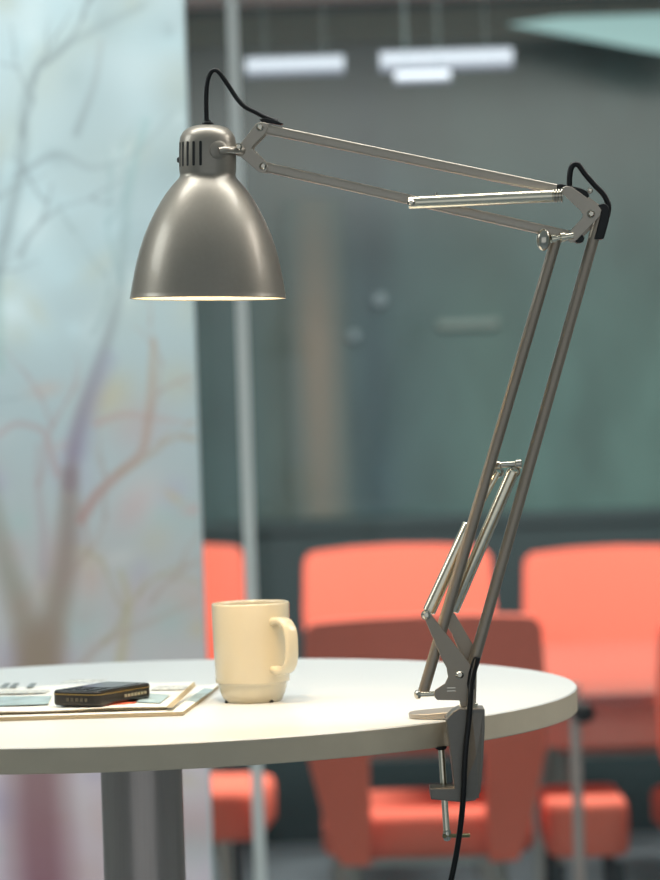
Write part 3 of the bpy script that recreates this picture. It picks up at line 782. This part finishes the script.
# lower springs
spring('spring_tube', (428.5, 612.5), (469.5, 524), 6.7, .0155, .0155)
spring('spring_wire', (469.5, 524), (498, 472), 3.3, .0155, .0145)
spring('spring_tube', (452.5, 611.5), (513.5, 470.5), 6.3, .0125, .0125)
bm = bmesh.new(); A = Q(494.5, 465.2, .013); B = Q(522.5, 463.6, .009); L_ = (B - A).length
add_lathe(bm, [(0, 0), (3.6 * sL, 0), (4.2 * sL, L_ * .06), (4.2 * sL, L_ * .2), (3.0 * sL, L_ * .24), (3.0 * sL, L_ * .74), (4.4 * sL, L_ * .78), (4.8 * sL, L_ * .97), (0, L_)], A, B - A, 24); obj('spring_pin', bm, M['chrome'], lamp)
for x, y, d_ in ((498, 472.5, .0135), (514.5, 472, .0105)):
    bm = bmesh.new(); c_ = Q(x, y, d_)
    pts = [c_ + Vector((math.cos(a_) * 4.6 * sL, 0, math.sin(a_) * 4.0 * sL)) for a_ in [2 * math.pi * k / 16 for k in range(17)]]
    add_tube(bm, pts, 1.5 * sL, 8, 2); obj('spring_hook', bm, M['chrome'], lamp)

# --- base bracket plates
p1 = [(422.5, 613), (426, 610.5), (430, 612), (434, 618), (449, 637), (470, 664), (474, 672), (474.5, 706), (461, 707), (459.5, 700.5), (437, 700), (434.5, 697), (435, 690), (445, 683.5), (448, 677), (446.5, 668), (440, 655), (431, 634)]
plate('base_bracket', p1, -.0085, .0020, 'lower_arm')
p2 = [(447, 613), (451, 611), (455, 614), (475, 648), (477, 668), (476, 706), (463, 706), (466, 668), (452, 634), (444, 622)]
plate('base_bracket', p2, .0100, .0020, 'lower_arm')
bolt(426, 615, -.0095, 4.4, L=.003)
bolt(459.5, 674.5, -.0095, 3.9)
bm = bmesh.new(); add_rod(bm, Q(426, 615, -.009), Q(428, 612.5, .016), 2.2 * sL, 12); obj('pivot_pin', bm, M['chrome'], lamp)
bm = bmesh.new(); add_rod(bm, Q(450, 614, .010), Q(452, 611.5, .014), 2.2 * sL, 12); obj('pivot_pin', bm, M['chrome'], lamp)
bm = bmesh.new(); add_rod(bm, Q(591, 214, -.009), Q(591, 214, .009), 2.2 * sL, 12); obj('pivot_pin', bm, M['chrome'], lamp)
bm = bmesh.new(); add_rod(bm, Q(420, 694.5, -.006), Q(438, 693.5, -.004), 2.6 * sL, 14); obj('pivot_pin', bm, M['steel_spring'], lamp)
bm = bmesh.new(); add_lathe(bm, [(0, 0), (4.6 * sL, .0003), (4.6 * sL, .003), (3 * sL, .0042), (0, .0044)], Q(419.5, 694.5, -.006), Q(410, 695, -.009) - Q(419.5, 694.5, -.006), 20); obj('bolt', bm, M['chrome'], lamp)
# embossed marks on base bracket
for k in range(2):
    plate('embossed_line', [(447 , 687.5 + 3 * k), (455.5, 687.3 + 3 * k), (455.5, 688.3 + 3 * k), (447, 688.5 + 3 * k)], -.0088, .0005, 'chrome', bevel=0)
# spindle
spt = Q(468.5, 700, 0); spb = Q(468.8, 712, 0)
bm = bmesh.new(); L_ = (spb - spt).length
add_lathe(bm, [(0, 0), (6 * sL, 0), (6 * sL, L_ * .25), (9.2 * sL, L_ * .3), (9.2 * sL, L_), (0, L_)], spt, spb - spt, 28); obj('spindle', bm, M['steel_spring'], lamp)

# --- clamp: C-shaped casting
clamp_pts = [(446, 719.5), (453, 712), (459.5, 708.5), (484.8, 708.8), (484.8, 730), (483, 762), (480.5, 792), (475.5, 800.5), (461, 802.2), (431, 799.4), (430, 788.7), (454.5, 788.2), (451.5, 762), (448.5, 738)]
bm = bmesh.new(); add_poly(bm, [Q(x, y, -.019) for x, y in clamp_pts], Vector((0, .034, 0)))
clamp = obj('clamp', bm, M['clamp'], lamp, bevel=.0012)
# raised diamond web on the front
bm = bmesh.new()
def qq(x, y, d): return bm.verts.new(Q(x, y, d))
A0, A1, A2, A3 = qq(461, 712, -.0188), qq(483, 712, -.0188), qq(479, 798, -.0188), qq(459, 800, -.0188)
B0, B1, B2 = qq(472, 716, -.0196), qq(476.5, 755, -.0245), qq(471, 797, -.0196)
for f in ((A0, A1, B0), (A1, B1, B0), (A1, A2, B1), (A2, B2, B1), (A2, A3, B2), (A3, A0, B0), (A3, B0, B1), (A3, B1, B2)):
    bm.faces.new(f)
obj('web', bm, M['clamp'], clamp, smooth=False)
# upper jaw plate resting on table (long pad) - world aligned on the table
jt = PZ(409, 716.3, TZ)
ja = PZ(409, 718.2, TZ); jb = Vector((Q(449, 718).x, ja.y + .001, TZ)); dep = .026
bm = bmesh.new()
x0j, x1j = PZ(409, 716, TZ).x, Q(462, 716).x
x0j = PZ(408.5, 717, TZ).x
ya, yb, yc = 3.040, 3.012, 3.072
outl = [(x0j + .002, ya - .001), (x0j + .0005, ya + .004), (x0j, ya + .012), (x0j + .001, ya + .020), (x0j + .005, yc - .004), (x0j + .012, yc), (x1j, yc - .01), (x1j, yb), (x0j + .012, ya - .009), (x0j + .006, ya - .006)]
lo_ = [bm.verts.new((x, y, TZ + .0003)) for x, y in outl]
hi_ = [bm.verts.new((x, y, TZ + .0050 + .005 * max(0, (x - x0j - .015)) / (x1j - x0j))) for x, y in outl]
bm.faces.new(lo_[::-1]); bm.faces.new(hi_)
for i in range(len(outl)): bm.faces.new((lo_[i], lo_[(i + 1) % len(outl)], hi_[(i + 1) % len(outl)], hi_[i]))
obj('upper_jaw', bm, M['lamp_arm'], clamp, bevel=.001)
# clamp screw
dyS = .012
bm = bmesh.new(); add_rod(bm, Q(441.2, 748, dyS), Q(446.8, 834, dyS), 3.3 * sL, 20)
scr = obj('clamp_screw', bm, M['steel_spring'], clamp)
bm = bmesh.new(); s0 = Q(441, 746.6, dyS); s1 = Q(441.2, 750, dyS)
add_lathe(bm, [(0, 0), (5.6 * sL, 0), (5.8 * sL, .0015), (3.5 * sL, .003), (0, .003)], s0, s1 - s0, 24); obj('screw_pad', bm, M['dark'], scr)
bm = bmesh.new(); c_ = Q(447, 835.5, dyS)
add_lathe(bm, [(0, -6.5 * sL), (3 * sL, -6.2 * sL), (4 * sL, -4 * sL), (4.2 * sL, 2 * sL), (3 * sL, 5 * sL), (0, 6 * sL)], c_, (Q(447, 850, dyS) - c_), 20); obj('screw_end', bm, M['chrome'], scr)
bm = bmesh.new(); add_rod(bm, Q(443, 836, dyS - .003), Q(469.5, 835.4, dyS + .004), 2.1 * sL, 14); obj('tommy_bar', bm, mat('olive_steel', (.25, .23, .12), .35, .8, noise=.1), scr)
plate('screw_boss', [(430, 788.7), (455, 788.2), (455, 800.5), (431, 799.4)], -.004, .028, 'clamp', parent=clamp)

# --- lower black sleeve and cord
plate('cord_sleeve', [(473.5, 657), (480.5, 657.3), (479.5, 664), (475.5, 674), (475, 690), (468, 690), (467, 684), (468.5, 673)], -.0098, .012, 'black', bevel=.0012)
bm = bmesh.new(); add_tube(bm, [Q(476.5, 660, -.008), Q(473.8, 672, -.013), Q(471.5, 685, -.017), Q(470.3, 700, -.022), Q(468.8, 720, -.025), Q(466, 745, -.0275), Q(464.3, 770, -.028), Q(463.2, 797, -.027), Q(461, 822, -.024), Q(457, 850, -.02), Q(451, 880, -.018), Q(441, 915, -.016), Q(430, 970, -.012), Q(424, 1050, -.006), Q(430, 1250, .0), Q(428, 1600, 0), Q(426, 1850, 0)], 2.9 * sL, 14, 10); obj('power_cord', bm, M['black'], lamp)

# --- bulb
bm = bmesh.new(); bc_ = axT + ax * (118 * sL)
add_lathe(bm, [(0, -.045), (.012, -.043), (.014, -.03), (.018, -.018), (.0265, -.004), (.028, .008), (.022, .022), (.01, .030), (0, .031)], bc_, ax, 32)
obj('light_bulb', bm, M['bulb'], lamp)
ld = bpy.data.lights.new('bulb_light', 'SPOT'); ld.energy = 6; ld.color = (1, .72, .42); ld.shadow_soft_size = .03; ld.spot_size = R(120); ld.spot_blend = .8
lo = bpy.data.objects.new('bulb_light', ld); COL.objects.link(lo); lo.location = bc_ + ax * .04

# ================================================================== LIGHT
def area(name, loc, sx_, sy, e, col=(1, 1, 1), target=None):
    d = bpy.data.lights.new(name, 'AREA'); d.shape = 'RECTANGLE'; d.size = sx_; d.size_y = sy; d.energy = e; d.color = col
    o = bpy.data.objects.new(name, d); COL.objects.link(o); o.location = loc
    if target is not None:
        v = Vector(target) - Vector(loc); o.rotation_euler = v.to_track_quat('-Z', 'Y').to_euler()
    return o
area('meeting_room_light', (.4, 7.75, 2.35), 2.4, .35, 108, (1, .93, .86), (.4, 8.1, 0))
area('panel_light', (-.7, 4.3, 2.485), 1.4, .4, 22, (.9, 1, 1), (-.5, 5.5, 1.3))
area('lobby_light_left', (-1.5, 3.1, 2.485), .7, 1.2, 15, (.93, 1, 1), (-.2, 3.3, 1.05))
area('lobby_light_right', (1.4, 3.3, 2.485), .6, 1.4, 19, (1, .97, .92), (0, 3.3, 1.05))
area('arm_highlight_light', (0, 3.1, 2.485), 1.8, .3, 20, (.98, 1, .97))  # unseen strip added overhead for highlights along the lamp arms

w = bpy.data.worlds.new('world'); sc.world = w; w.use_nodes = True
w.node_tree.nodes['Background'].inputs[0].default_value = (.86, .95, 1, 1)
w.node_tree.nodes['Background'].inputs[1].default_value = .62
sc.view_settings.view_transform = 'Standard'
sc.view_settings.look = 'None'
sc.cycles.use_denoising = True
sc.cycles.max_bounces = 8
sc.cycles.sample_clamp_indirect = 4
